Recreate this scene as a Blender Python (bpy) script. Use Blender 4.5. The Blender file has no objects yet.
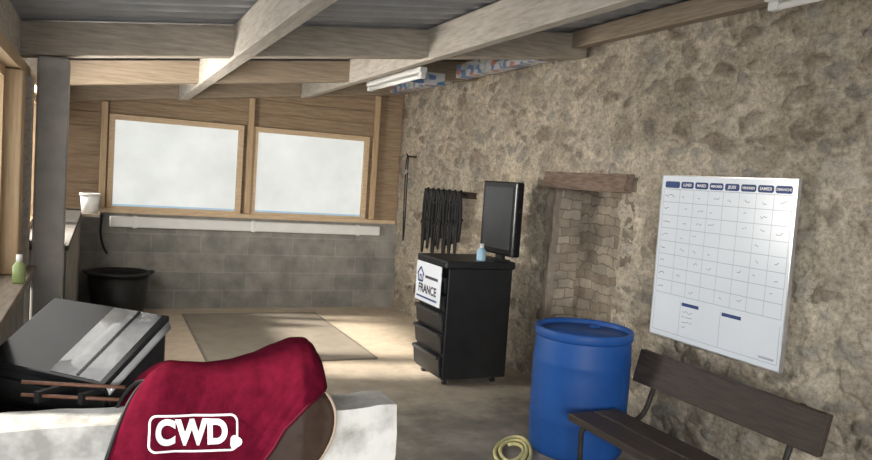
import bpy, bmesh, math, random
from mathutils import Vector, Matrix, Euler, noise
random.seed(7)
C = bpy.context.scene.collection
PI = math.pi
scene = bpy.context.scene
scene.view_settings.view_transform = 'Standard'
scene.view_settings.look = 'None'

# ------------------------------------------------------------------ camera
H = 1.55; F = 740.0
th = math.radians(24.5); ph = math.radians(3.8); rl = math.radians(3.9)
s, c = math.sin(th), math.cos(th)
fw = Vector((s*math.cos(ph), c*math.cos(ph), -math.sin(ph)))
r0 = Vector((c, -s, 0)); u0 = r0.cross(fw)
ri = r0*math.cos(rl) + u0*math.sin(rl)
ui = u0*math.cos(rl) - r0*math.sin(rl)
cam_d = bpy.data.cameras.new('camera'); cam = bpy.data.objects.new('camera', cam_d); C.objects.link(cam)
M = Matrix((ri, ui, -fw)).transposed().to_4x4(); M.translation = Vector((0, 0, H))
cam.matrix_world = M
cam_d.sensor_width = 36; cam_d.lens = 36*F/872; cam_d.clip_start = 0.02
scene.camera = cam

# ------------------------------------------------------------------ materials
def new_mat(name):
    m = bpy.data.materials.new(name); m.use_nodes = True
    nt = m.node_tree; b = nt.nodes['Principled BSDF']
    return m, nt, b
def ramp(nt, stops, fac):
    r = nt.nodes.new('ShaderNodeValToRGB')
    e = r.color_ramp.elements
    while len(e) < len(stops): e.new(0.5)
    for k, (p, col) in enumerate(stops):
        e[k].position = p; e[k].color = (*col, 1)
    nt.links.new(fac, r.inputs['Fac']); return r
def coords(nt, scale=(1, 1, 1)):
    t = nt.nodes.new('ShaderNodeTexCoord'); mp = nt.nodes.new('ShaderNodeMapping')
    mp.inputs['Scale'].default_value = scale
    nt.links.new(t.outputs['Object'], mp.inputs['Vector']); return mp.outputs['Vector']
def noise_tex(nt, vec, scale, detail=6, rough=0.6):
    n = nt.nodes.new('ShaderNodeTexNoise'); n.inputs['Scale'].default_value = scale
    n.inputs['Detail'].default_value = detail; n.inputs['Roughness'].default_value = rough
    nt.links.new(vec, n.inputs['Vector']); return n.outputs['Fac']
def bump(nt, b, h, strength=0.3, dist=0.01):
    bp = nt.nodes.new('ShaderNodeBump'); bp.inputs['Strength'].default_value = strength
    bp.inputs['Distance'].default_value = dist
    nt.links.new(h, bp.inputs['Height']); nt.links.new(bp.outputs['Normal'], b.inputs['Normal'])
def mottled(name, c1, c2, scale=6, rough=0.7, bstr=0.15, stretch=(1, 1, 1), metal=0.0, detail=6, lo=0.3, hi=0.7, spec=0.4):
    m, nt, b = new_mat(name)
    n = noise_tex(nt, coords(nt, stretch), scale, detail)
    r = ramp(nt, [(lo, c1), (hi, c2)], n)
    nt.links.new(r.outputs['Color'], b.inputs['Base Color'])
    b.inputs['Roughness'].default_value = rough; b.inputs['Metallic'].default_value = metal
    b.inputs['Specular IOR Level'].default_value = spec
    if bstr: bump(nt, b, n, bstr)
    return m
def mixcol(nt, fac, a, bcol, mode='MIX'):
    mx = nt.nodes.new('ShaderNodeMix'); mx.data_type = 'RGBA'; mx.blend_type = mode
    for sock, v in ((mx.inputs[0], fac), (mx.inputs[6], a), (mx.inputs[7], bcol)):
        if hasattr(v, 'links'): nt.links.new(v, sock)
        elif isinstance(v, tuple): sock.default_value = (*v, 1)
        else: sock.default_value = v
    return mx.outputs[2]

wood_x = mottled('pale_wood_x', (.30, .26, .21), (.52, .46, .385), 4, .8, .4, (1.5, 12, 12), detail=9)
wood_brown = mottled('brown_wood_x', (.24, .185, .13), (.40, .32, .235), 5, .75, .2, (1, 14, 14))
wood_y = mottled('pale_wood_y', (.35, .315, .27), (.58, .535, .47), 4, .8, .4, (12, 1.5, 12), detail=9)
wood_yb = mottled('brown_wood_y', (.22, .175, .13), (.36, .295, .225), 5, .75, .2, (14, 1, 14))
wood_z = mottled('warm_wood_z', (.42, .29, .17), (.58, .43, .27), 5, .7, .12, (14, 14, 1))
wood_fx = mottled('frame_wood', (.55, .40, .25), (.70, .54, .36), 5, .7, .1, (2, 8, 8))
plank_wood = mottled('plank_wood', (.24, .165, .105), (.42, .31, .20), 5, .8, .2, (1, 14, 14))
ledge_wood = mottled('ledge_wood', (.20, .16, .12), (.32, .265, .21), 6, .8, .2, (8, 1, 8))
dark_ledge = mottled('dark_ledge', (.05, .045, .04), (.09, .08, .07), 6, .9, .2, (8, 1, 8))
dark_wood = mottled('dark_bench_wood', (.024, .017, .013), (.060, .042, .032), 7, .6, .3, (10, 1, 10))
lintel_wood = mottled('lintel_wood', (.12, .084, .064), (.28, .205, .16), 6, .9, 1.0, (8, 1.5, 8), detail=10)
stick_wood = mottled('stick_wood', (.12, .055, .035), (.22, .11, .07), 8, .5, .1, (2, 12, 12))
concrete_post_m = mottled('post_concrete', (.32, .305, .28), (.47, .45, .415), 5, .9, .3)
white_plaster = mottled('white_plaster', (.34, .335, .315), (.70, .695, .67), 6, .95, 1.0, detail=12, lo=.33, hi=.56, spec=.1)
roof_m = mottled('roof_sheet', (.26, .265, .275), (.38, .385, .395), 4, .7, .1)
black_metal = mottled('black_metal', (.010, .011, .012), (.018, .018, .020), 9, .42, .05)
black_plastic = mottled('black_plastic', (.010, .010, .011), (.022, .022, .022), 8, .5, .05)
handle_black = mottled('handle_black', (.035, .035, .037), (.05, .05, .052), 8, .4, .05)
gloss_black = mottled('gloss_black', (.008, .008, .009), (.014, .014, .015), 8, .25, 0)
black_strap = mottled('black_strap', (.006, .006, .007), (.014, .013, .013), 20, .6, .1)
grey_steel = mottled('grey_steel', (.25, .25, .26), (.38, .38, .39), 10, .4, .05, metal=.8)
board_frame = mottled('board_frame', (.45, .46, .47), (.58, .59, .60), 10, .3, .0, metal=.7)
dark_iron = mottled('dark_iron', (.02, .018, .017), (.05, .042, .036), 14, .6, .2, metal=.4)
white_plastic = mottled('white_plastic', (.70, .70, .68), (.80, .80, .78), 5, .45, 0)
white_paint = mottled('white_board', (.72, .78, .84), (.78, .83, .89), 2, .2, 0)
blue_ink = mottled('blue_ink', (.015, .04, .16), (.02, .06, .2), 9, .5, 0)
grey_ink = mottled('grey_ink', (.36, .40, .48), (.42, .46, .54), 9, .5, 0)
dark_ink = mottled('dark_ink', (.03, .03, .05), (.08, .06, .09), 9, .5, 0)
pen_ink = mottled('pen_ink', (.08, .08, .13), (.17, .12, .17), 9, .5, 0)
white_ink = mottled('white_ink', (.80, .80, .80), (.86, .86, .86), 9, .6, 0)
blue_drum = mottled('blue_drum', (.009, .060, .235), (.016, .09, .335), 3, .5, .04, spec=.3)
burgundy = mottled('burgundy_cloth', (.080, .0035, .013), (.122, .005, .020), 30, .95, .35, detail=8, spec=.05)
burg_pipe = mottled('burgundy_piping', (.06, .004, .011), (.085, .006, .016), 9, .8, .1, spec=.1)
leather = mottled('brown_leather', (.034, .019, .013), (.065, .040, .029), 9, .55, .15, spec=.25)
cream = mottled('cream_piping', (.40, .30, .22), (.50, .40, .30), 9, .6, .05)
hose_m = mottled('yellow_hose', (.62, .56, .25), (.76, .70, .36), 9, .45, .05)
mat_m = mottled('mat_rubber', (.235, .205, .168), (.31, .272, .225), 4, .9, .25, detail=10)
mat_edge = mottled('mat_rubber_edge', (.17, .148, .122), (.25, .22, .182), 9, .9, .2)
green_liq = mottled('green_liquid', (.25, .33, .12), (.35, .42, .18), 8, .3, 0)
bluish = mottled('bottle_blue', (.25, .45, .6), (.4, .6, .7), 8, .3, 0)
lid_dark = mottled('lid_dark', (.010, .011, .012), (.020, .021, .022), 2, .22, .03, spec=.3)
lid_pane = mottled('lid_pane', (.16, .163, .167), (.42, .42, .42), 3.0, .10, .03, lo=.35, hi=.62)
screen_m = mottled('screen_glass', (.03, .033, .037), (.05, .053, .057), 2, .2, 0)
rope_m = mottled('grey_rope', (.25, .24, .23), (.5, .48, .45), 30, .8, .2)

def block_material(name, a, bcol, mortar, bw, bh, axis='XZ', bstr=.5, wob=0.0, msize=.008):
    m, nt, b = new_mat(name)
    t = nt.nodes.new('ShaderNodeTexCoord'); sp = nt.nodes.new('ShaderNodeSeparateXYZ'); cb = nt.nodes.new('ShaderNodeCombineXYZ')
    vec = t.outputs['Object']
    if wob:
        nn = nt.nodes.new('ShaderNodeTexNoise'); nn.inputs['Scale'].default_value = 7; nt.links.new(vec, nn.inputs['Vector'])
        vm = nt.nodes.new('ShaderNodeVectorMath'); vm.operation = 'MULTIPLY_ADD'; vm.inputs[1].default_value = (wob, wob, wob)
        nt.links.new(nn.outputs['Color'], vm.inputs[0]); nt.links.new(vec, vm.inputs[2]); vec = vm.outputs[0]
    nt.links.new(vec, sp.inputs[0])
    nt.links.new(sp.outputs[axis[0]], cb.inputs[0]); nt.links.new(sp.outputs[axis[1]], cb.inputs[1])
    br = nt.nodes.new('ShaderNodeTexBrick')
    br.inputs['Scale'].default_value = 1; br.inputs['Brick Width'].default_value = bw; br.inputs['Row Height'].default_value = bh
    br.inputs['Mortar Size'].default_value = msize; br.inputs['Mortar Smooth'].default_value = .8
    br.inputs['Color1'].default_value = (*a, 1); br.inputs['Color2'].default_value = (*bcol, 1); br.inputs['Mortar'].default_value = (*mortar, 1)
    nt.links.new(cb.outputs[0], br.inputs['Vector'])
    n = noise_tex(nt, t.outputs['Object'], 5, 9)
    r = ramp(nt, [(.3, (.6, .6, .6)), (.7, (1.15, 1.12, 1.08))], n)
    col = mixcol(nt, 1.0, br.outputs['Color'], r.outputs['Color'], 'MULTIPLY')
    nt.links.new(col, b.inputs['Base Color']); b.inputs['Roughness'].default_value = .9
    bump(nt, b, col, bstr, .01)
    return m
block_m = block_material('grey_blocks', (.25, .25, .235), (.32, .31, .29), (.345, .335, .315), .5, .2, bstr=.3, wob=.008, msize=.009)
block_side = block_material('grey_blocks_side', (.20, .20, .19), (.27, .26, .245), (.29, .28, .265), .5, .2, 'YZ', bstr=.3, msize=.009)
brick_m = block_material('old_bricks', (.33, .28, .225), (.52, .46, .38), (.25, .21, .17), .17, .072, 'XZ', 1.0, .08, .007)
brick_back = block_material('old_bricks_back', (.32, .27, .215), (.50, .44, .36), (.245, .205, .165), .16, .075, 'YZ', 1.0, .11, .007)

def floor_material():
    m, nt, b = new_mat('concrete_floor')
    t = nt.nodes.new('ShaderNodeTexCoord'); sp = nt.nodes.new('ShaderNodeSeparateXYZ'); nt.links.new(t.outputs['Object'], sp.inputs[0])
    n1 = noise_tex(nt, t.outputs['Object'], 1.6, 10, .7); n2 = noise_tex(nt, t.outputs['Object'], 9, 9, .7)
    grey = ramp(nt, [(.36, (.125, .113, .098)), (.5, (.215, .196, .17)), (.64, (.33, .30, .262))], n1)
    pale_tan = ramp(nt, [(.3, (.46, .38, .285)), (.7, (.62, .53, .415))], n2)  # paler, warmer tone blended in towards the back
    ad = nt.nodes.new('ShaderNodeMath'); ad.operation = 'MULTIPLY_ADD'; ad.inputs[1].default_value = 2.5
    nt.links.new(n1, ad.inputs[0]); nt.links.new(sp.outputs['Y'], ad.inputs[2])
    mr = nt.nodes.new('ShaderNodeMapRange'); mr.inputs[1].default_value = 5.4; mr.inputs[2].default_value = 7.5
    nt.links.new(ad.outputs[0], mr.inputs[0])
    col = mixcol(nt, mr.outputs[0], grey.outputs['Color'], pale_tan.outputs['Color'])
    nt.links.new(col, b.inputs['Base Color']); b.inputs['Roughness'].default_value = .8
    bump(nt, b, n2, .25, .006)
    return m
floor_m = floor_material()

def stone_material():
    m, nt, b = new_mat('rubble_stone')
    at = nt.nodes.new('ShaderNodeAttribute'); at.attribute_name = 'stone'
    sp = nt.nodes.new('ShaderNodeSeparateColor'); nt.links.new(at.outputs['Color'], sp.inputs[0])
    t = nt.nodes.new('ShaderNodeTexCoord'); ob = t.outputs['Object']
    cell = ramp(nt, [(0, (.25, .22, .18)), (.2, (.43, .38, .315)), (.4, (.32, .30, .27)), (.6, (.49, .445, .38)), (.8, (.37, .32, .26)), (1, (.28, .24, .19))], sp.outputs[1])
    n2 = noise_tex(nt, ob, 40, 9, .75); n3 = noise_tex(nt, ob, 5, 9, .65); n4 = noise_tex(nt, coords(nt, (1, 1.1, 1.7)), 16, 11, .74)
    mort = ramp(nt, [(.36, (.41, .36, .285)), (.64, (.60, .54, .44))], n3)
    col = mixcol(nt, sp.outputs[0], mort.outputs['Color'], cell.outputs['Color'])
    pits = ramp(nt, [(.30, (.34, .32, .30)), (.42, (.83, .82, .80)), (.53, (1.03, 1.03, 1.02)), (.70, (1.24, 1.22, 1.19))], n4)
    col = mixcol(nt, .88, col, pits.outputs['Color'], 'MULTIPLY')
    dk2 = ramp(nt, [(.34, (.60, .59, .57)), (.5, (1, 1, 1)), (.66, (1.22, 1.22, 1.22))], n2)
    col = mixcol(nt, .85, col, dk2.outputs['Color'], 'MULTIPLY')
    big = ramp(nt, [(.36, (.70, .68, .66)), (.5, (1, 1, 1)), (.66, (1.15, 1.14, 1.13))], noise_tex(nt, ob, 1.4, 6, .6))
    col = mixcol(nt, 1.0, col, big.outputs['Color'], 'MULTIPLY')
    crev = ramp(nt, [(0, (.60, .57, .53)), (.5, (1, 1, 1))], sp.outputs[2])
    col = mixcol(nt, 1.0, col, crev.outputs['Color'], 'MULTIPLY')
    nt.links.new(col, b.inputs['Base Color']); b.inputs['Roughness'].default_value = .95; b.inputs['Specular IOR Level'].default_value = .15
    a = nt.nodes.new('ShaderNodeMath'); a.operation = 'MULTIPLY_ADD'; a.inputs[1].default_value = .4; nt.links.new(n2, a.inputs[0]); nt.links.new(n4, a.inputs[2])
    bump(nt, b, a.outputs[0], .9, .026)
    return m
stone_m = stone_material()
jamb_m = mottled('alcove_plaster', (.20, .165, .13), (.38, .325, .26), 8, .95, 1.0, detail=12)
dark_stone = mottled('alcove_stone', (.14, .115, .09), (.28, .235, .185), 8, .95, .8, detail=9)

def pane_material(name, col, strength):
    m, nt, b = new_mat(name)
    n = noise_tex(nt, coords(nt, (1, 1, 1)), 1.8, 5)
    r = ramp(nt, [(.3, tuple(x*.80 for x in col)), (.7, col)], n)
    b.inputs['Base Color'].default_value = (.2, .2, .2, 1)
    nt.links.new(r.outputs['Color'], b.inputs['Emission Color']); b.inputs['Emission Strength'].default_value = strength
    b.inputs['Roughness'].default_value = .5
    return m
pane_back = pane_material('frosted_pane', (.97, 1.0, .95), .74)
pane_side = pane_material('side_pane', (1.0, .95, .87), 42.0)
pane_near = pane_material('near_pane', (1.0, .98, .93), 2.5)
pane_blue = pane_material('blue_strip', (.45, .75, .98), .6)

def film_material():
    m, nt, b = new_mat('printed_film')
    v = nt.nodes.new('ShaderNodeTexVoronoi'); v.inputs['Scale'].default_value = 10
    nt.links.new(coords(nt, (1, 1.5, 2.5)), v.inputs['Vector'])
    sp = nt.nodes.new('ShaderNodeSeparateColor'); nt.links.new(v.outputs['Color'], sp.inputs[0])
    r = ramp(nt, [(0, (.10, .19, .36)), (.25, (.50, .51, .52)), (.6, (.40, .16, .11)), (.75, (.38, .39, .40)), (1, (.1, .2, .38))], sp.outputs[0])
    r.color_ramp.interpolation = 'CONSTANT'
    nt.links.new(r.outputs['Color'], b.inputs['Base Color']); b.inputs['Roughness'].default_value = .4
    return m
film_m = film_material()

# ------------------------------------------------------------------ mesh helpers
def box(bm, x0, x1, y0, y1, z0, z1):
    v = [bm.verts.new(p) for p in ((x0,y0,z0),(x1,y0,z0),(x1,y1,z0),(x0,y1,z0),(x0,y0,z1),(x1,y0,z1),(x1,y1,z1),(x0,y1,z1))]
    for f in ((3,2,1,0),(4,5,6,7),(0,1,5,4),(1,2,6,5),(2,3,7,6),(3,0,4,7)): bm.faces.new([v[i] for i in f])
    return v
def boxm(*a):
    bm = bmesh.new(); box(bm, *a); return bm
def tube(bm, pts, r, seg=8, closed=False):
    pts = [Vector(p) for p in pts]; n = len(pts); rings = []
    up = Vector((0, 0, 1)); prev = None
    for i, p in enumerate(pts):
        if closed: t = pts[(i+1) % n] - pts[i-1]
        else: t = pts[min(i+1, n-1)] - pts[max(i-1, 0)]
        t.normalize()
        a = (prev if prev else (up if abs(t.z) < .9 else Vector((1, 0, 0))))
        a = (a - t*a.dot(t)).normalized(); prev = a; b2 = t.cross(a)
        rr = r[i] if isinstance(r, (list, tuple)) else r
        rings.append([bm.verts.new(p + (a*math.cos(2*PI*k/seg) + b2*math.sin(2*PI*k/seg))*rr) for k in range(seg)])
    m = n if closed else n-1
    for i in range(m):
        A, B = rings[i], rings[(i+1) % n]
        for k in range(seg): bm.faces.new((A[k], A[(k+1) % seg], B[(k+1) % seg], B[k]))
    if not closed:
        bm.faces.new(rings[0][::-1]); bm.faces.new(rings[-1])
def tubem(*a, **k):
    bm = bmesh.new(); tube(bm, *a, **k); return bm
def lathe(bm, prof, cx=0, cy=0, cz=0, seg=40):
    rings = []
    for r, z in prof:
        if r < 1e-5: rings.append([bm.verts.new((cx, cy, cz+z))])
        else: rings.append([bm.verts.new((cx+r*math.cos(2*PI*k/seg), cy+r*math.sin(2*PI*k/seg), cz+z)) for k in range(seg)])
    for A, B in zip(rings, rings[1:]):
        for k in range(seg):
            k2 = (k+1) % seg
            if len(A) == 1 and len(B) == 1: continue
            if len(A) == 1: bm.faces.new((A[0], B[k2], B[k]))
            elif len(B) == 1: bm.faces.new((A[k], A[k2], B[0]))
            else: bm.faces.new((A[k], A[k2], B[k2], B[k]))
def lathem(*a, **k):
    bm = bmesh.new(); lathe(bm, *a, **k); return bm
def poly(bm, pts2, fn, depthvec):
    a = [bm.verts.new(fn(*p)) for p in pts2]; d = Vector(depthvec)
    b = [bm.verts.new(v.co + d) for v in a]; n = len(a)
    bm.faces.new(a); bm.faces.new(b[::-1])
    for i in range(n): bm.faces.new((a[i], b[i], b[(i+1) % n], a[(i+1) % n]))
def catmull(pts, n=6, closed=False):
    P = [Vector(p) for p in pts]; out = []; N = len(P)
    rng = range(N) if closed else range(N-1)
    for i in rng:
        g = (lambda k: P[k % N]) if closed else (lambda k: P[max(0, min(N-1, k))])
        p0, p1, p2, p3 = g(i-1), g(i), g(i+1), g(i+2)
        for j in range(n):
            t = j/n
            out.append(.5*((2*p1)+(p2-p0)*t+(2*p0-5*p1+4*p2-p3)*t*t+(3*p1-p0-3*p2+p3)*t**3))
    if not closed: out.append(P[-1])
    return out
def link(name, bm, mat, parent=None, smooth=False, bevel=0, shift=None):
    bmesh.ops.recalc_face_normals(bm, faces=bm.faces[:])
    if shift is not None: bmesh.ops.translate(bm, verts=bm.verts[:], vec=shift)
    me = bpy.data.meshes.new(name); bm.to_mesh(me); bm.free()
    me.materials.append(mat)
    if smooth:
        for p in me.polygons: p.use_smooth = True
    o = bpy.data.objects.new(name, me); C.objects.link(o)
    if parent: o.parent = parent
    if bevel:
        b = o.modifiers.new('bevel', 'BEVEL'); b.width = bevel; b.segments = 2; b.limit_method = 'ANGLE'
    return o
def tag(o, label, cat, group=None):
    o['label'] = label; o['category'] = cat
    if group: o['group'] = group
    return o
def thing(name, label, cat, loc=(0, 0, 0), rotz=0, group=None):
    o = bpy.data.objects.new(name, None); C.objects.link(o); o.empty_display_size = .1
    o.location = loc; o.rotation_euler = (0, 0, rotz)
    return tag(o, label, cat, group)
def part(name, bm, mat, root, smooth=False, bevel=0, world=False):
    if world:
        L = Vector(root.location)
        if root.parent: L = L + Vector(root.parent.location)
        return link(name, bm, mat, root, smooth, bevel, -L)
    return link(name, bm, mat, root, smooth, bevel)
def solo(name, bm, mat, label, cat, group=None, smooth=False, bevel=0):
    xs = [v.co for v in bm.verts]
    c0 = Vector(((min(v.x for v in xs)+max(v.x for v in xs))/2, (min(v.y for v in xs)+max(v.y for v in xs))/2, min(v.z for v in xs)))
    o = link(name, bm, mat, None, smooth, bevel, -c0); o.location = c0
    return tag(o, label, cat, group)
def struct(name, bm, mat, parent=None, smooth=False, bevel=0):
    o = link(name, bm, mat, parent, smooth, bevel)
    if not parent: o['kind'] = 'structure'
    return o
def text_bm(body, size, bold=0.0, align='CENTER'):
    cu = bpy.data.curves.new('t', 'FONT'); cu.body = body; cu.size = size; cu.align_x = align; cu.align_y = 'CENTER'; cu.offset = bold
    o = bpy.data.objects.new('t', cu); C.objects.link(o)
    dg = bpy.context.evaluated_depsgraph_get(); dg.update()
    me = bpy.data.meshes.new_from_object(o.evaluated_get(dg))
    bm = bmesh.new(); bm.from_mesh(me)
    bpy.data.objects.remove(o); bpy.data.curves.remove(cu); bpy.data.meshes.remove(me)
    return bm

# ------------------------------------------------------------------ setting
XW, YB, SL = 3.25, 8.25, .125
zb = lambda x: 2.11 + SL*(x+.1)
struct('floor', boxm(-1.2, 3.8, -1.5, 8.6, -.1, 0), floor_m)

# stone wall with an alcove
NY0, NY1, NZ = 4.10, 5.0, 1.56
STEP = .014
ys = [.8 + STEP*i for i in range(int(7.5/STEP)+1)]; zs = [STEP*i for i in range(int(2.77/STEP)+1)]
verts, cols, faces = [], [], []
sst = lambda a, b, x: (lambda t: t*t*(3-2*t))(min(1, max(0, (x-a)/(b-a))))
def stone_at(y, z):
    q = Vector((y*5.0, z*8.4, 3.3)) + .55*noise.noise_vector(Vector((y*4.5, z*5.5, 1.7))) + .22*noise.noise_vector(Vector((y*14, z*14, 5.7)))
    d, p = noise.voronoi(q)
    h = math.sin(p[0].x*91.7+p[0].y*47.3+p[0].z*13.1)*4375.5; h -= math.floor(h)
    edge = d[1]-d[0]
    smear = noise.fractal(Vector((y*2.1, z*2.6, 21)), 1, 2, 3)          # mortar smeared over some of the stones
    show = sst(.12, .36, edge + .22*(h-.55) - .34*max(-.3, smear))
    crev = sst(.0, .10, abs(show-.35)+.02) if show < .7 else 1.0
    return show, h, crev
for y in ys:
    for z in zs:
        e, h, cr = stone_at(y, z)
        low = noise.fractal(Vector((y*1.1, z*1.4, 7)), 1, 2, 4)
        mid = noise.fractal(Vector((y*3.7, z*4.5, 11)), 1, 2, 3)
        fin = noise.fractal(Vector((y*13, z*14, 2)), .9, 2, 4)
        off = .022*e*(.35+.65*h) + .010*low + .009*mid + .008*fin - .006*(1-cr)
        verts.append((XW - max(-.04, min(.062, off)), y, z)); cols.append((e, h, cr, 1))
nz = len(zs)
for i in range(len(ys)-1):
    for j in range(nz-1):
        ym, zm = (ys[i]+ys[i+1])/2, (zs[j]+zs[j+1])/2
        if NY0 + .04*noise.noise(Vector((zm*5, 0, 0))) < ym < NY1 + .07*noise.noise(Vector((zm*5, 9, 0))) and zm < NZ: continue
        a = i*nz+j; faces.append((a, a+1, a+nz+1, a+nz))
me = bpy.data.meshes.new('wall_right'); me.from_pydata(verts, [], faces); me.update()
ca = me.color_attributes.new('stone', 'FLOAT_COLOR', 'POINT')
for i, cc in enumerate(cols): ca.data[i].color = cc
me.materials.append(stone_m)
for p in me.polygons: p.use_smooth = True
wr = bpy.data.objects.new('wall_right', me); C.objects.link(wr); wr['kind'] = 'structure'
def roughbox(cells, amp, *bx):
    bm = bmesh.new()
    box(bm, *bx); bmesh.ops.subdivide_edges(bm, edges=bm.edges[:], cuts=cells, use_grid_fill=True)
    for v in bm.verts: v.co += amp*noise.noise_vector(v.co*6) + amp*.5*noise.noise_vector(v.co*15)
    return bm
struct('alcove_jamb', roughbox(24, .02, XW+.01, XW+.07, NY1-.05, NY1+.14, 0, NZ+.1), jamb_m, wr)
struct('alcove_bricks', roughbox(24, .02, XW+.05, XW+.45, NY1-.04, NY1+.14, 0, NZ+.1), brick_m, wr)
struct('alcove_back', roughbox(24, .025, XW+.28, XW+.43, NY0-.1, NY1, 0, NZ+.1), brick_back, wr)
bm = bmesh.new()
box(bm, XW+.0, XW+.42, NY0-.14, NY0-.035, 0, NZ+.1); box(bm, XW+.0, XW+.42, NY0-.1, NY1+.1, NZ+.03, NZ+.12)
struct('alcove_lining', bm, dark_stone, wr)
bm = bmesh.new(); box(bm, XW+.58, XW+.68, -1, 8.5, 0, 2.9); struct('wall_right_core', bm, dark_stone, wr)

# back wall
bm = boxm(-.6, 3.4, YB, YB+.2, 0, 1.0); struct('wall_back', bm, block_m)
WIN = [(.11, 1.34), (1.55, 2.78)]; WZ0, WZ1 = 1.07, 1.95
bm = bmesh.new(); z = 1.0
while z < 2.75:
    z1 = z + .145
    segs = [(-.5, 3.25)]
    if z1 > WZ0-.05 and z < WZ1+.05: segs = [(-.5, .06), (1.39, 1.50), (2.83, 3.25)]
    for a, b in segs: box(bm, a, b, YB+.06, YB+.085, z, z1-.006)
    z = z1
wb = struct('wall_back_boards', bm, plank_wood)
struct('backing', boxm(-.6, 3.4, YB+.086, YB+.12, 1.0, 2.85), plank_wood, wb)
struct('trim_1', boxm(-.13, 3.2, YB-.04, YB+.06, 1.0, 1.045), wood_fx, bevel=.004)
for i, (a, b) in enumerate(WIN):
    w = bpy.data.objects.new('window_%d' % (i+1), None); C.objects.link(w); w['kind'] = 'structure'
    bm = bmesh.new(); t = .055
    box(bm, a-t, b+t, YB+.0, YB+.08, WZ0-t+.03, WZ0); box(bm, a-t, b+t, YB+.0, YB+.08, WZ1, WZ1+t)
    box(bm, a-t, a, YB+.0, YB+.08, WZ0, WZ1); box(bm, b, b+t, YB+.0, YB+.08, WZ0, WZ1)
    struct('window_frame', bm, wood_fx, w)
    struct('pane', boxm(a, b, YB+.045, YB+.055, WZ0+.02, WZ1), pane_back, w)
    struct('lower_strip', boxm(a, b, YB+.04, YB+.055, WZ0, WZ0+.02), pane_blue, w)
for xa, lab in ((-.02, 'pale upright timber stud left of the left frosted window'), (1.43, 'pale upright timber stud between the two frosted windows'), (2.87, 'pale upright timber stud right of the right frosted window')):
    solo('wall_stud', boxm(xa, xa+.06, YB-.045, YB-.003, 1.05, zb(xa)-.003), wood_z, lab, 'stud', 'studs on the back wall', bevel=.004)

# left wall: near bay, then the bays beyond the concrete post; the last bay is open to the sun
ZL = .90
bm = bmesh.new(); box(bm, -.6, -.36, 2.45, 4.575, 0, ZL); box(bm, -.6, -.17, 4.765, YB, 0, 1.0)
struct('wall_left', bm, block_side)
bm = bmesh.new(); box(bm, -.6, -.38, 2.45, YB, 1.96, 2.02)
for y0, y1 in ((2.45, 2.59), (4.765, 5.04), (6.35, 6.49), (8.05, 8.19)): box(bm, -.5, -.38, y0, y1, (ZL+.04 if y0 < 4.5 else 1.04), 1.96)
box(bm, -.56, -.525, 4.16, 4.765, ZL+.04, 1.96)
struct('wall_left_frame', bm, wood_z)
struct('trim_2', boxm(-.58, -.31, 2.45, 4.575, ZL, ZL+.04), ledge_wood, bevel=.004)
struct('trim_3', boxm(-.58, -.16, 4.77, YB-.05, 1.0, 1.03), dark_ledge, bevel=.004)
for i, (a, b, z0, mt) in enumerate(((2.6, 4.16, ZL+.04, pane_near), (5.04, 6.35, 1.03, pane_side), (6.49, 8.05, 1.03, None))):
    w = bpy.data.objects.new('window_%d' % (i+3), None); C.objects.link(w); w['kind'] = 'structure'
    bm = bmesh.new(); t = .05
    box(bm, -.49, -.44, a, b, z0, z0+t); box(bm, -.49, -.44, a, b, 1.96-t, 1.96); box(bm, -.49, -.44, a, a+t, z0+t, 1.91); box(bm, -.49, -.44, b-t, b, z0+t, 1.91)
    struct('window_frame', bm, wood_z, w)
    if mt: struct('pane', boxm(-.475, -.465, a+t, b-t-(.45 if i == 1 else 0), z0+t, 1.91), mt, w)
solo('concrete_post', boxm(-.335, -.18, 4.58, 4.76, 0, zb(-.3)-.005), concrete_post_m, 'square grey concrete post holding up the roof at the left', 'post', bevel=.012)
solo('timber_post', boxm(-.52, -.365, 4.18, 4.33, ZL+.042, 1.955), wood_z, 'thick warm timber post at the far left edge above the ledge', 'post', 'timber posts on the left ledge', bevel=.008)
solo('timber_post', boxm(-.40, -.345, 4.48, 4.56, ZL+.042, 1.955), wood_y, 'slim timber post right beside the concrete post', 'post', 'timber posts on the left ledge', bevel=.006)

# roof
bm = bmesh.new(); ny = 640
rows = []
for i in range(ny+1):
    y = -1 + 9.6*i/ny
    w = .026*math.sin(y*2*PI/.18)
    rows.append([bm.verts.new((x, y, zb(x)+.22+w)) for x in (-.9, 1.2, 3.9)])
for A, B in zip(rows, rows[1:]):
    for k in range(2): bm.faces.new((A[k], A[k+1], B[k+1], B[k]))
struct('ceiling', bm, roof_m, smooth=True)
def sheared(x0, x1, y0, y1, h0, h1):
    bm = bmesh.new(); v = box(bm, x0, x1, y0, y1, 0, 0)
    for k, q in enumerate(v): q.co.z = zb(q.co.x) + (h0 if k < 4 else h1)
    return bm
for y0, mt, lab in ((4.60, wood_x, 'large pale cross beam spanning above the concrete post'), (6.33, wood_brown, 'farther browner cross beam above the floor mat')):
    solo('roof_beam', sheared(-.6, 3.22, y0, y0+.13, 0, .18), mt, lab, 'beam', 'sloping cross beams', bevel=.006)
solo('roof_beam', sheared(-.6, 3.22, 8.08, 8.2, .0, .16), wood_brown, 'darkest cross beam along the top of the boarded back wall', 'beam', 'sloping cross beams', bevel=.006)
for x, w, lab in ((-.54, .12, 'long timber wall plate on top of the left posts'), (.69, .10, 'left lengthwise roof purlin running over the frosted windows'), (1.95, .10, 'middle lengthwise roof purlin running towards the light fitting')):
    solo('roof_purlin', sheared(x, x+w, -.9, 8.06, -.02, .19), wood_y, lab, 'beam', 'lengthwise roof purlins', bevel=.006)
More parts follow.
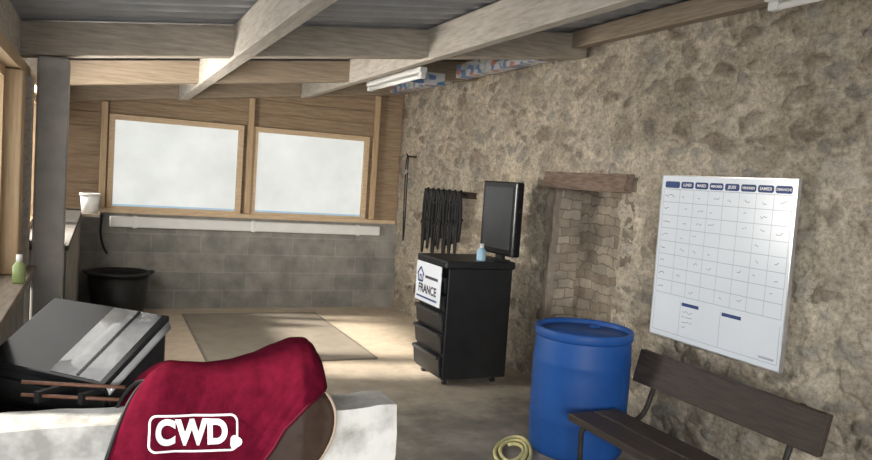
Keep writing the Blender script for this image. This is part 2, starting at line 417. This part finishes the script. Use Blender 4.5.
solo('roof_purlin', sheared(3.08, 3.2, -.9, 8.06, .07, .19), wood_yb, 'brown lengthwise roof purlin along the top of the stone wall', 'beam', 'lengthwise roof purlins', bevel=.006)
for x0, y0, y1, h0, lab in ((2.92, 4.85, 6.2, .01, 'printed insulation board strip at the top of the stone wall, nearer'), (2.92, 6.55, 7.9, .01, 'printed insulation board strip at the top of the stone wall, farther')):
    solo('insulation_board', boxm(x0, x0+.12, y0, y1, zb(x0)+h0, zb(x0)+.13), film_m, lab, 'insulation', 'printed insulation strips', bevel=.003)
solo('insulation_board', boxm(2.1, 2.85, 6.28, 6.325, zb(2.1)+.04, zb(2.1)+.15), film_m, 'printed insulation board strip on the farther cross beam above the light', 'insulation', 'printed insulation strips', bevel=.003)
# lintel
bm = boxm(XW-.06, XW+.2, 4.0, 5.01, 1.555, 1.68)
bmesh.ops.subdivide_edges(bm, edges=bm.edges[:], cuts=18, use_grid_fill=True)
for v in bm.verts: v.co += .008*noise.noise_vector(Vector((v.co.x*12, v.co.y*9, v.co.z*14)))
solo('timber_lintel', bm, lintel_wood, 'weathered brown timber lintel over the bricked alcove', 'lintel')

# low white wall in front
bm = roughbox(50, .009, -.7, .92, 2.23, 2.40, 0, .80)
struct('wall_front', bm, white_plaster)

# ------------------------------------------------------------------ back wall things
t = thing('white_pipe', 'long white plastic duct under the frosted windows', 'pipe', (1.53, YB-.06, .90))
part('duct', boxm(-1.44, 1.47, -.03, .06, -.04, .07), white_plastic, t, bevel=.012)
for x in (-1.2, 0, 1.2): part('bracket', boxm(x-.02, x+.02, -.035, .06, -.046, .076), white_plastic, t, bevel=.004)
# tub
t = thing('black_tub', 'round black plastic tub on the floor in the back left corner', 'tub', (.19, 7.86, 0))
part('tub_body', lathem([(0, 0), (.22, 0), (.235, .02), (.275, .43), (.26, .43), (.22, .03), (0, .025)], seg=40), black_plastic, t, True)
part('rim', lathem([(.26, .425), (.295, .425), (.30, .45), (.27, .455), (.26, .425)], seg=40), black_plastic, t, True)
for sg in (-1, 1):
    part('handle', tubem([(sg*.28, -.08, .44), (sg*.31, -.06, .45), (sg*.32, 0, .45), (sg*.31, .06, .45), (sg*.28, .08, .44)], .011), black_plastic, t, True)
solo('hanging_cable', tubem(catmull([(.02, YB-.02, .98), (.01, YB-.03, .8), (.04, YB-.03, .66), (.08, YB-.02, .58)], 6), .011), black_strap, 'dark cable hanging down the block wall above the black tub', 'cable', smooth=True)
solo('corner_shelf', boxm(-.155, .0, 7.5, 7.85, 1.0, 1.03), ledge_wood, 'small corner shelf beside the left ledge under the white pot', 'shelf', bevel=.003)
t = thing('white_pot', 'small white pot on the corner shelf left of the frosted windows', 'pot', (-.09, 7.65, 1.03))
part('pot_body', lathem([(0, 0), (.07, 0), (.085, .17), (.075, .17), (.065, .01), (0, .01)], seg=24), white_plastic, t, True)
part('rim', lathem([(.075, .16), (.093, .16), (.093, .185), (.073, .185), (.075, .16)], seg=24), white_plastic, t, True)
# bottle on left ledge
t = thing('bottle', 'small bottle of green liquid with white cap on the left ledge', 'bottle', (-.335, 3.92, ZL+.04))
part('bottle_body', lathem([(0, 0), (.026, 0), (.028, .01), (.028, .08), (.012, .105), (0, .105)], seg=20), green_liq, t, True)
part('cap', lathem([(.012, .10), (.014, .10), (.014, .135), (0, .135)], seg=16), white_plastic, t, True)
# floor mat
t = thing('rubber_mat', 'large flat brown rubber mat on the floor below the windows', 'mat', (1.5, 6.87, 0))
part('mat_sheet', boxm(-.68, .68, -1.01, 1.01, .001, .012), mat_m, t)
bm = bmesh.new()
for a in ((-.7, .7, -1.03, -1.01), (-.7, .7, 1.01, 1.03), (-.7, -.68, -1.01, 1.01), (.68, .7, -1.01, 1.01)): box(bm, *a, .001, .013)
part('border', bm, mat_edge, t)

# ------------------------------------------------------------------ tool cabinet
t = thing('tool_cabinet', 'tall black drawer cabinet on castors against the stone wall', 'cabinet', (2.64, 5.22, 0))
part('body', boxm(-.25, .30, -.26, .26, .05, .90), black_metal, t, bevel=.008)
part('top_tray', boxm(-.285, .315, -.275, .275, .90, .96), black_metal, t, bevel=.012)
z = .07
for h in (.18, .17, .16, .13, .14):
    bm = boxm(-.285, -.252, -.25, .25, z, z+h-.02)
    for v in bm.verts:
        if v.co.x < -.26 and v.co.z < z+.01: v.co.x += .018
    d = part('drawer', bm, black_metal, t, bevel=.005)
    link('handle', boxm(-.300, -.283, -.24, .24, z+h-.045, z+h-.022), handle_black, d, bevel=.004)
    z += h
for sx in (-.2, .22):
    for sy in (-.2, .2):
        bm = bmesh.new(); bmesh.ops.create_cone(bm, cap_ends=True, segments=18, radius1=.024, radius2=.024, depth=.03, matrix=Matrix.Translation((sx, sy, .025)) @ Matrix.Rotation(PI/2, 4, 'Y'))
        cs = part('castor', bm, black_plastic, t, bevel=.003)
        link('fork', boxm(sx-.022, sx+.022, sy-.012, sy+.012, .028, .05), grey_steel, cs)
# sign on the drawers
sg = part('sign', boxm(-.306, -.302, -.25, .22, .60, .91), white_paint, t); sg['label'] = 'white sign with blue house emblem'
bm = bmesh.new(); FX = -.308
def strokeY(bm, pts, w, x):   # flat stroke on a plane facing -X, pts in (y,z)
    for (ya, za), (yb, zb_) in zip(pts, pts[1:]):
        d = Vector((yb-ya, zb_-za)); L = d.length
        if L < 1e-6: continue
        n = Vector((-d.y, d.x))/L*w/2
        bm.faces.new([bm.verts.new((x, p, q)) for p, q in ((ya+n.x, za+n.y), (yb+n.x, zb_+n.y), (yb-n.x, zb_-n.y), (ya-n.x, za-n.y))])
strokeY(bm, [(.195, .805), (.13, .865), (.065, .805)], .016, FX)
strokeY(bm, [(.175, .81), (.175, .755), (.085, .755), (.085, .81)], .016, FX); strokeY(bm, [(.145, .765), (.145, .80), (.115, .80), (.115, .765)], .012, FX)
link('house_emblem', bm, blue_ink, sg)
for chs, zz, sz in (('FRANCE', .70, .092),):
    b = text_bm(chs, sz, .003)
    for v in b.verts: v.co = Vector((FX, -.01 - v.co.x, zz + v.co.y))
    link('lettering', b, dark_ink, sg)
bm = bmesh.new(); strokeY(bm, [(.19, .635), (-.2, .635)], .014, FX); link('underline', bm, blue_ink, sg)
bm = bmesh.new(); strokeY(bm, [(.04, .80), (-.2, .80)], .022, FX); link('text_bar', bm, dark_ink, sg)

# monitor
t = thing('monitor', 'black flat monitor at the back of the drawer cabinet by the wall', 'monitor', (2.86, 5.06, .96), math.radians(2))
part('foot', boxm(-.02, .05, -.10, .10, 0, .015), black_plastic, t, bevel=.004)
part('neck', boxm(.0, .03, -.05, .05, .015, .10), black_plastic, t, bevel=.003)
part('housing', boxm(-.035, .035, -.25, .25, .05, .62), gloss_black, t, bevel=.012)
part('screen', boxm(-.039, -.034, -.205, .205, .10, .575), screen_m, t)
t = thing('spray_bottle', 'small pale blue bottle on the cabinet beside the monitor', 'bottle', (2.69, 5.03, .96))
part('bottle_body', lathem([(0, 0), (.035, 0), (.036, .01), (.036, .07), (.015, .1), (0, .1)], seg=20), bluish, t, True)
part('cap', lathem([(.013, .095), (.016, .095), (.016, .13), (0, .13)], seg=16), white_plastic, t, True)

# ------------------------------------------------------------------ tack rack and halters
RY = 6.7
t = thing('tack_rack', 'dark wooden peg rail on the stone wall behind the cabinet', 'rack', (3.18, RY, 1.43))
part('rail', boxm(-.012, .065, -.48, .48, -.03, .03), dark_wood, t, bevel=.004)
hy = [-.39+.13*k for k in range(7)]
for y in hy: part('peg', tubem([(-.01, y, 0), (-.09, y, .02)], .01), dark_iron, t, True)
first = None
labs = ['black leather bridle on the peg farthest from the monitor', 'black leather bridle on the second peg from the back wall', 'black leather bridle on the third peg from the back wall', 'black leather bridle on the middle peg of the rail', 'black leather bridle on the third peg from the monitor', 'black leather bridle on the second peg from the monitor', 'black leather bridle on the peg nearest the monitor']
for k, y in enumerate(reversed(hy)):
    if first is None:
        r = thing('bridle', labs[0], 'bridle', (0, 0, 0), 0, 'bridles hanging on the peg rail')
        part('headpiece', tubem(catmull([(0, 0, 0), (.01, .05, -.06), (0, .065, -.3), (0, .04, -.52), (0, 0, -.56), (0, -.04, -.52), (0, -.065, -.3), (-.01, -.05, -.06)], 5, True), .016, closed=True), black_strap, r, True)
        part('noseband', tubem(catmull([(-.02, .06, -.34), (-.05, .0, -.37), (-.02, -.06, -.34), (.03, 0, -.32)], 5, True), .016, closed=True), black_strap, r, True)
        part('rein', tubem(catmull([(-.02, .03, -.0), (-.03, .045, -.2), (-.03, .02, -.62), (-.03, -.02, -.66), (-.03, -.05, -.25), (-.02, -.03, -.0)], 5), .014), black_strap, r, True)
        part('browband', tubem([(-.02, .06, -.12), (-.035, 0, -.14), (-.02, -.06, -.12)], .016), black_strap, r, True)
        first = r
    else:
        r = first.copy(); C.objects.link(r); r['label'] = labs[k]
        for ch in list(first.children):
            c2 = ch.copy(); C.objects.link(c2); c2.parent = r
    r.location = (3.11, RY+y, 1.465); r.rotation_euler = (0, 0, random.uniform(-.2, .2)); r.scale = (.9, .75, (.95, .88, 1.0, .85, .95, .9, .85)[k])
t = thing('lead_rope', 'long thin lead rope hanging from a wall hook near the back wall', 'rope', (3.17, 7.75, 1.80))
part('hook', tubem([(.08, 0, 0), (-.05, 0, 0), (-.06, 0, .03)], .01), dark_iron, t, True)
part('rope', tubem(catmull([(-.04, 0, .012), (-.05, .03, -.1), (-.04, .025, -.7), (-.04, 0, -.95), (-.04, -.02, -.7), (-.05, -.025, -.1), (-.04, 0, .0)], 6), .007), black_strap, t, True)
part('knot', tubem(catmull([(-.06, .03, -.17), (-.07, 0, -.19), (-.06, -.03, -.17), (-.04, 0, -.15)], 5, True), .013, closed=True), rope_m, t, True)

# ------------------------------------------------------------------ whiteboard
BX = 3.165; Y0b, Y1b, Z0b, Z1b = 2.635, 3.61, .70, 1.675
t = thing('whiteboard', 'white weekly planner board fixed to the stone wall', 'whiteboard', (BX, (Y0b+Y1b)/2, Z0b))
part('panel', boxm(BX, BX+.02, Y0b, Y1b, Z0b, Z1b), white_paint, t, world=True)
bm = bmesh.new(); e = .006
box(bm, BX-.003, BX+.021, Y0b-e, Y0b, Z0b-e, Z1b+e); box(bm, BX-.003, BX+.021, Y1b, Y1b+e, Z0b-e, Z1b+e); box(bm, BX-.003, BX+.021, Y0b, Y1b, Z1b, Z1b+e); box(bm, BX-.003, BX+.021, Y0b, Y1b, Z0b-e, Z0b)
part('frame', bm, board_frame, t, world=True)
W, Hb = Y1b-Y0b, Z1b-Z0b
P = lambda a, b: (Y1b - a*W, Z0b + b*Hb)
X1 = BX-.0012
bm = bmesh.new()
rowsH = [.92 - (.92-.27)*k/8 for k in range(9)]
for h in rowsH: strokeY(bm, [P(.02, h), P(.98, h)], .0032, X1)
colsA = [.02] + [.16 + .82*k/7 for k in range(8)]
for a in colsA: strokeY(bm, [P(a, .27), P(a, .92)], .0026, X1)
for a in (.02, .25, .57, .98): strokeY(bm, [P(a, .03), P(a, .235)], .003, X1)
for h in (.03, ): strokeY(bm, [P(.02, h), P(.98, h)], .003, X1)
part('grid_lines', bm, grey_ink, t, world=True)
heads = []
def tab(pts):
    hd = bmesh.new(); hd.faces.new([hd.verts.new((X1, *p)) for p in pts]); part('day_tab', hd, blue_ink, t, world=True)
for k in range(8):
    a0, a1 = (colsA[k]+.006, colsA[k+1]-.006)
    y0, z0 = P(a0, .928); y1, z1 = P(a1, .968)
    r_ = .008
    tab([(y0-r_, z0), (y1+r_, z0), (y1, z0+r_), (y1, z1-r_), (y1+r_, z1), (y0-r_, z1), (y0, z1-r_), (y0, z0+r_)]); heads.append(((y0+y1)/2, (z0+z1)/2))
for a in (.25, .57):
    y0, z0 = P(a+.01, .215); y1, z1 = P(a+.15, .235)
    hd = bmesh.new(); hd.faces.new([hd.verts.new((X1, *p)) for p in ((y0, z0), (y1, z0), (y1, z1), (y0, z1))]); part('section_bar', hd, blue_ink, t, world=True)
for (yy, zz), w in zip(heads[1:], ('LUNDI', 'MARDI', 'MERCREDI', 'JEUDI', 'VENDREDI', 'SAMEDI', 'DIMANCHE')):
    b = text_bm(w, .023 if len(w) < 7 else .018, .0006)
    for v in b.verts: v.co = Vector((X1-.001, yy - v.co.x, zz + v.co.y))
    part('day_name', b, white_ink, t, world=True)
def note(pts, w):
    b = bmesh.new(); strokeY(b, pts, w*.8, X1-.0003); bmesh.ops.remove_doubles(b, verts=b.verts[:], dist=.002)
    part('handwritten_note', b, pen_ink, t, world=True)
for k in range(1, 8):
    for rI in range(8):
        if random.random() < (.75 if rI < 6 else .35):
            a = (colsA[k]+colsA[k+1])/2 + random.uniform(-.02, .015); h = (rowsH[rI]+rowsH[rI+1])/2 + random.uniform(-.012, .012)
            note([P(a+.009*j-.02, h+random.uniform(-.009, .009)) for j in range(random.randint(3, 6))], .0035)
for rI in range(8):
    h = (rowsH[rI]+rowsH[rI+1])/2
    note([P(.035+.012*j, h+random.uniform(-.008, .008)) for j in range(random.randint(4, 8))], .004)
for k in range(4):
    note([P(.27+.012*j, .18-.03*k+random.uniform(-.006, .006)) for j in range(random.randint(4, 9))], .0032)
bm = bmesh.new(); strokeY(bm, [P(.86, .05), P(.96, .05)], .012, X1); part('maker_mark', bm, grey_ink, t, world=True)

# ------------------------------------------------------------------ barrel
t = thing('blue_barrel', 'blue plastic barrel standing between alcove and bench', 'barrel', (2.655, 3.60, 0))
prof = [(0, .0), (.26, 0), (.272, .015), (.277, .04), (.284, .16), (.285, .195), (.2885, .21), (.2885, .225), (.286, .24), (.288, .36), (.288, .48), (.286, .525), (.2885, .54), (.2885, .555), (.285, .57), (.282, .66), (.276, .69)]
part('drum', lathem(prof + [(.268, .715), (0, .718)], seg=64), blue_drum, t, True)
part('rim', lathem([(.262, .685), (.284, .685), (.2895, .695), (.2895, .735), (.284, .742), (.270, .742), (.262, .735), (.262, .685)], seg=64), blue_drum, t, True)
part('bung', lathem([(0, .712), (.035, .712), (.035, .725), (.028, .73), (0, .73)], cx=.15, cy=.1, seg=20), blue_drum, t, True)
e1 = Vector((.80, -.595, 0)); aw = Vector((.595, .80, 0)); pts = []
hc = Vector((2.235, 3.62, 0))
for k in range(120):
    a = -PI/2 + k/119*2*PI*2.6; lv = k/119*2.6
    R_ = 1 - .22*lv
    pts.append(hc + (e1*math.cos(a)*.115*R_ + aw*math.sin(a)*.29*R_) + Vector((.006*math.sin(k*.31), 0, .011)))
pts = [Vector((1.75, 2.7, .011)), Vector((1.9, 2.9, .011)), Vector((2.0, 3.12, .011))] + pts
solo('garden_hose', tubem(pts, .0105), hose_m, 'pale yellow hose coiled flat on the floor left of the blue barrel', 'hose', smooth=True)

# ------------------------------------------------------------------ bench
BY0, BY1 = 2.10, 3.26
t = thing('wooden_bench', 'dark wooden bench with plank backrest below the whiteboard', 'bench', (2.6, 2.66, 0))
for x0 in (2.33, 2.50): part('seat_plank', boxm(x0, x0+.155, BY0, BY1-.02, .315, .355), dark_wood, t, bevel=.006, world=True)
bm = bmesh.new(); v = box(bm, 2.80, 2.835, BY0, BY1+.05, .49, .67)
for k in (4, 5, 6, 7): v[k].co.x += .045
part('backrest', bm, dark_wood, t, bevel=.006, world=True)
for y in (BY1-.10, BY0+.16):
    part('frame', tubem(catmull([(2.38, y, .0), (2.37, y, .2), (2.39, y, .295), (2.6, y, .30), (2.76, y, .33), (2.83, y, .48), (2.89, y, .67)], 6), .014), dark_iron, t, True, world=True)
    part('leg', tubem(catmull([(2.70, y, .30), (2.78, y, .16), (2.86, y, .0)], 6), .014), dark_iron, t, True, world=True)

# ------------------------------------------------------------------ ceiling lights
for loc, hl, hw_, lab in (((2.17, 5.80, zb(2.17)-.042), .62, .03, 'white fluorescent batten light hanging below the farther roof beams'), ((3.01, 2.27, zb(3.01)+.045), .50, .05, 'white fluorescent batten light high above the whiteboard at the top right')):
    t = thing('strip_light', lab, 'light', loc, 0, 'fluorescent batten lights')
    part('housing', boxm(-hw_, hw_, -hl, hl, 0, .043), white_plastic, t, bevel=.006)
    part('tube', tubem([(0, -hl+.06, -.025), (0, hl-.06, -.025)], .016, 12), white_ink, t, True)
    for sg in (-1, 1): part('end_holder', boxm(-.02, .02, sg*(hl-.03)-.03, sg*(hl-.03)+.03, -.04, 0), white_plastic, t, bevel=.004)

# ------------------------------------------------------------------ feed bin
t = thing('feed_bin', 'black feed bin with sloping glossy lid behind the low white wall', 'bin', (-.045, 2.79, 0), math.radians(-46))
w2, d2, hf, hk = .265, .12, .83, .985
bm = bmesh.new(); poly(bm, [(-d2, .02), (d2, .02), (d2, hk), (-d2, hf)], lambda y, z: (-w2, y, z), (2*w2, 0, 0))
part('body', bm, black_plastic, t, bevel=.01)
for k in range(6): part('front_rib', boxm(-w2+.01, w2-.01, -d2-.018, -d2+.002, .24+.095*k, .24+.095*k+.07), black_plastic, t, bevel=.006)
sl = (hk-hf)/(2*d2)
def slab(x0, x1, a, b, h0, h1):
    bm = bmesh.new(); poly(bm, [(a, hf+(a+d2)*sl+h0), (b, hf+(b+d2)*sl+h0), (b, hf+(b+d2)*sl+h1), (a, hf+(a+d2)*sl+h1)], lambda y, z: (x0, y, z), (x1-x0, 0, 0)); return bm
ld = part('lid', slab(-w2-.012, w2+.0, -d2-.03, d2+.012, .005, .028), lid_dark, t, bevel=.006)
# one broad pale pane on the right of the lid, its end rounded over
bm = bmesh.new(); prof2 = [(.02, .031), (.12, .031), (w2-.05, .031)] + [(w2-.05+.065*math.sin(a*PI/16), .031-.05*(1-math.cos(a*PI/16))) for a in range(1, 8)]
rows2 = []
for yy in (-d2-.022, -d2/2, 0, d2/2, d2+.004):
    rows2.append([bm.verts.new((x, yy, hf+(yy+d2)*sl+dz)) for x, dz in prof2])
for A, B in zip(rows2, rows2[1:]):
    for i in range(len(A)-1): bm.faces.new((A[i], A[i+1], B[i+1], B[i]))
o = link('lid_window', bm, lid_pane, ld, True); o['label'] = 'broad pale glossy pane on the right part of the lid'
m_ = o.modifiers.new('s', 'SOLIDIFY'); m_.thickness = .002
link('lid_bar', slab(.135, .146, -d2-.02, d2-.0, .031, .035), lid_dark, ld)
for z0 in (.845, .805):
    hnd = part('handle', tubem([(.06, -d2-.155, z0), (.345, -d2-.025, z0)], .006, 10), stick_wood, t, True); hnd['label'] = 'reddish wooden rod handle'
part('bracket', boxm(.10, .12, -d2-.145, -d2+.01, .785, .82), black_plastic, t); part('bracket', boxm(.22, .24, -d2-.09, -d2+.01, .785, .82), black_plastic, t)

# ------------------------------------------------------------------ saddle and its cover
SY = 2.31
def itp(tab, x):
    x = max(tab[0][0], min(tab[-1][0], x))
    for (a, p), (b, q) in zip(tab, tab[1:]):
        if x <= b:
            k = (x-a)/(b-a); k = k*k*(3-2*k)*.35 + k*.65; return p+(q-p)*k
ZC = [(0, .90), (.03, .932), (.08, .953), (.13, .959), (.22, .953), (.34, .947), (.48, .952), (.62, .971), (.75, .997), (.86, 1.017), (.93, 1.018), (.98, .998), (1, .97)]
HW = [(0, .085), (.15, .125), (.5, .165), (.85, .19), (1, .165)]
LB = [(0, .60), (.52, .60), (.60, .645), (.68, .725), (.76, .80), (.88, .86), (1, .893)]
SK = .135
def prof_y(u, d):
    return (1-math.exp(-(max(d, 0)/.085)**.62*1.25))/(1-math.exp(-(.32/.085)**.62*1.25))
def S(u, v, shr=0.0, nz_=1.0):
    q = abs(v); sg = -1 if v < 0 else 1
    zc, hw = itp(ZC, u)-shr, itp(HW, u)-shr
    zl = itp(LB, u); hgt = max(.05, zc-zl)
    a = min(1.0, q*1.0)
    d = hgt*(a**1.75*.55 + a**3*.10 + a*a*.35)
    y = (hw+.035*a)*prof_y(u, d)
    x = .15+.5*u-SK*(1-u)**2*q**.9
    g = min(1, d*8)
    ridge = noise.noise(Vector((x*15-d*11, d*2.0, 4+sg)))
    wr_ = nz_*(.006*noise.noise(Vector((x*7, d*4+sg*3, 1)))+.009*ridge*g+.002*abs(noise.noise(Vector((x*24+d*20, d*5, 9+sg))))*g)
    return Vector((x, SY+sg*(y+wr_*min(1, q*2)), zc-d+wr_*.3))
def loft(fn, nu, nv, v0=-1, v1=1):
    bm = bmesh.new(); g = [[bm.verts.new(fn(i/nu, v0+(v1-v0)*j/nv)) for j in range(nv+1)] for i in range(nu+1)]
    for i in range(nu):
        for j in range(nv): bm.faces.new((g[i][j], g[i+1][j], g[i+1][j+1], g[i][j+1]))
    return bm
sad = thing('saddle', 'brown leather riding saddle sitting across the low white wall', 'saddle', (.4, SY, .80))
o = part('seat', loft(lambda u, v: S(.04+.94*u, v, .026, 0), 30, 30, -.6, .6), leather, sad, True, world=True)
m_ = o.modifiers.new('s', 'SOLIDIFY'); m_.thickness = .008
FL = [(.42, .76), (.52, .83), (.60, .872), (.650, .875), (.682, .82), (.676, .745), (.632, .675), (.55, .635), (.45, .645)]
flp = [(p.x, p.z) for p in catmull([(a, 0, b) for a, b in FL], 6, True)]
fcx, fcz = sum(p[0] for p in flp)/len(flp), sum(p[1] for p in flp)/len(flp)
def flap_pt(x, z, sg, off=0.0):
    u = max(.3, min(1, (x-.15)/.5)); d = itp(ZC, u) - z
    return Vector((x, SY+sg*((itp(HW, u)+.02)*prof_y(u, d)-.014+off), z))
for sg in (-1, 1):
    bm = bmesh.new(); rings = [[bm.verts.new(flap_pt(fcx+(x-fcx)*k/6, fcz+(z-fcz)*k/6, sg)) for x, z in flp] for k in range(1, 7)]
    cv = bm.verts.new(flap_pt(fcx, fcz, sg)); n = len(flp)
    for i in range(n):
        bm.faces.new((cv, rings[0][i], rings[0][(i+1) % n]))
        for A, B in zip(rings, rings[1:]): bm.faces.new((A[i], B[i], B[(i+1) % n], A[(i+1) % n]))
    fl = part('flap', bm, leather, sad, True, world=True)
    m_ = fl.modifiers.new('s', 'SOLIDIFY'); m_.thickness = .008; m_.offset = 0
    L = Vector(sad.location)
    link('piping', tubem([flap_pt(x, z, sg) - L for x, z in flp], .006, closed=True), cream, fl, True)
bm = bmesh.new()
for sg in (-1, 1): tube(bm, catmull([(.2, SY+sg*.05, .845), (.35, SY+sg*.075, .835), (.5, SY+sg*.08, .84), (.62, SY+sg*.07, .87)], 5), [.035]*16)
part('panel', bm, leather, sad, True, world=True)
cov = thing('saddle_cover', 'burgundy cloth saddle cover with white lettering on its side', 'saddle cover', (.4, SY, .80))
o = part('cloth', loft(S, 90, 100), burgundy, cov, True, world=True)
m_ = o.modifiers.new('s', 'SOLIDIFY'); m_.thickness = .004; m_.offset = -1
part('hem', tubem([S(k/60, -1) for k in range(61)], .005, 6), burg_pipe, cov, True, world=True)
part('front_hem', tubem([S(0, -1+2*k/60) for k in range(61)], .006, 6), black_strap, cov, True, world=True)
part('rear_hem', tubem([S(1, -1+2*k/60) for k in range(61)], .005, 6), burg_pipe, cov, True, world=True)
def on_cover(X, Z, off=.004):
    u, v = .3, -.6
    for _ in range(14):
        lo, hi = -1.0, -.05
        for _ in range(18):
            md = (lo+hi)/2
            if S(u, md).z > Z: hi = md
            else: lo = md
        v = (lo+hi)/2
        u = max(0, min(1, u + (X - S(u, v).x)/.62))
    p = S(u, v); du = S(min(1, u+.01), v)-S(max(0, u-.01), v); dv = S(u, v+.01)-S(u, v-.01)
    n = du.cross(dv).normalized()
    if n.y > 0: n = -n
    return p + n*off
LX, LZ = .266, .783
def wrap(bm, name, mt, parent, off=.004):
    for _ in range(2):
        long_e = [e for e in bm.edges if e.calc_length() > .014]
        if long_e: bmesh.ops.subdivide_edges(bm, edges=long_e, cuts=1)
    bmesh.ops.triangulate(bm, faces=bm.faces[:])
    for v in bm.verts: v.co = on_cover(LX+v.co.x*.96, LZ+v.co.y*.96, off)
    return part(name, bm, mt, parent, world=True)
for ch, x in (('C', -.079), ('W', -.006), ('D', .066)):
    tb = text_bm(ch, .093, .0045)
    for v in tb.verts: v.co.x = v.co.x*.85 + x
    wrap(tb, 'letter', white_ink, cov)
bm = bmesh.new()
def rr(w, h, r, n=6):
    out = []
    for cx, cy, a0 in ((w-r, h-r, 0), (-w+r, h-r, PI/2), (-w+r, -h+r, PI), (w-r, -h+r, 1.5*PI)):
        for k in range(n+1): out.append((cx+r*math.cos(a0+k/n*PI/2), cy+r*math.sin(a0+k/n*PI/2)))
    return out
A_, B_ = rr(.126, .052, .022), rr(.120, .046, .017)
va = [bm.verts.new((x, y, 0)) for x, y in A_]; vb = [bm.verts.new((x, y, 0)) for x, y in B_]
for k in range(len(va)):
    k2 = (k+1) % len(va); bm.faces.new((va[k], va[k2], vb[k2], vb[k]))
wrap(bm, 'emblem_border', white_ink, cov)
bm = bmesh.new()
hp = [(.119+.017*math.cos(k/20*2*PI)*(1+.12*math.cos(3*k/20*2*PI)), -.026+.019*math.sin(k/20*2*PI)*(1+.12*math.cos(3*k/20*2*PI))) for k in range(20)]
bm.faces.new([bm.verts.new((x, y, 0)) for x, y in hp])
wrap(bm, 'end_emblem', white_ink, cov, .005)

# ------------------------------------------------------------------ light
wd = bpy.data.worlds.new('world'); scene.world = wd; wd.use_nodes = True
bg = wd.node_tree.nodes['Background']; bg.inputs[0].default_value = (.88, .94, 1.0, 1); bg.inputs[1].default_value = .95
def area(name, loc, target, sx, sy, e, col):
    l = bpy.data.lights.new(name, 'AREA'); l.shape = 'RECTANGLE'; l.size = sx; l.size_y = sy; l.energy = e; l.color = col
    o = bpy.data.objects.new(name, l); C.objects.link(o); o.location = loc
    o.rotation_euler = (Vector(target)-Vector(loc)).to_track_quat('-Z', 'Y').to_euler()
area('added_daylight_fill', (-2.2, -5.5, 2.1), (2.0, 4.5, 1.0), 3.4, 1.7, 570, (1, .98, .95))  # unseen fill lamp added behind the camera, standing in for daylight
l = bpy.data.lights.new('sun', 'SUN'); l.energy = 11; l.angle = math.radians(5); l.color = (1, .92, .80)
o = bpy.data.objects.new('sun', l); C.objects.link(o); o.rotation_euler = Vector((1.0, -.22, -.58)).to_track_quat('-Z', 'Y').to_euler()
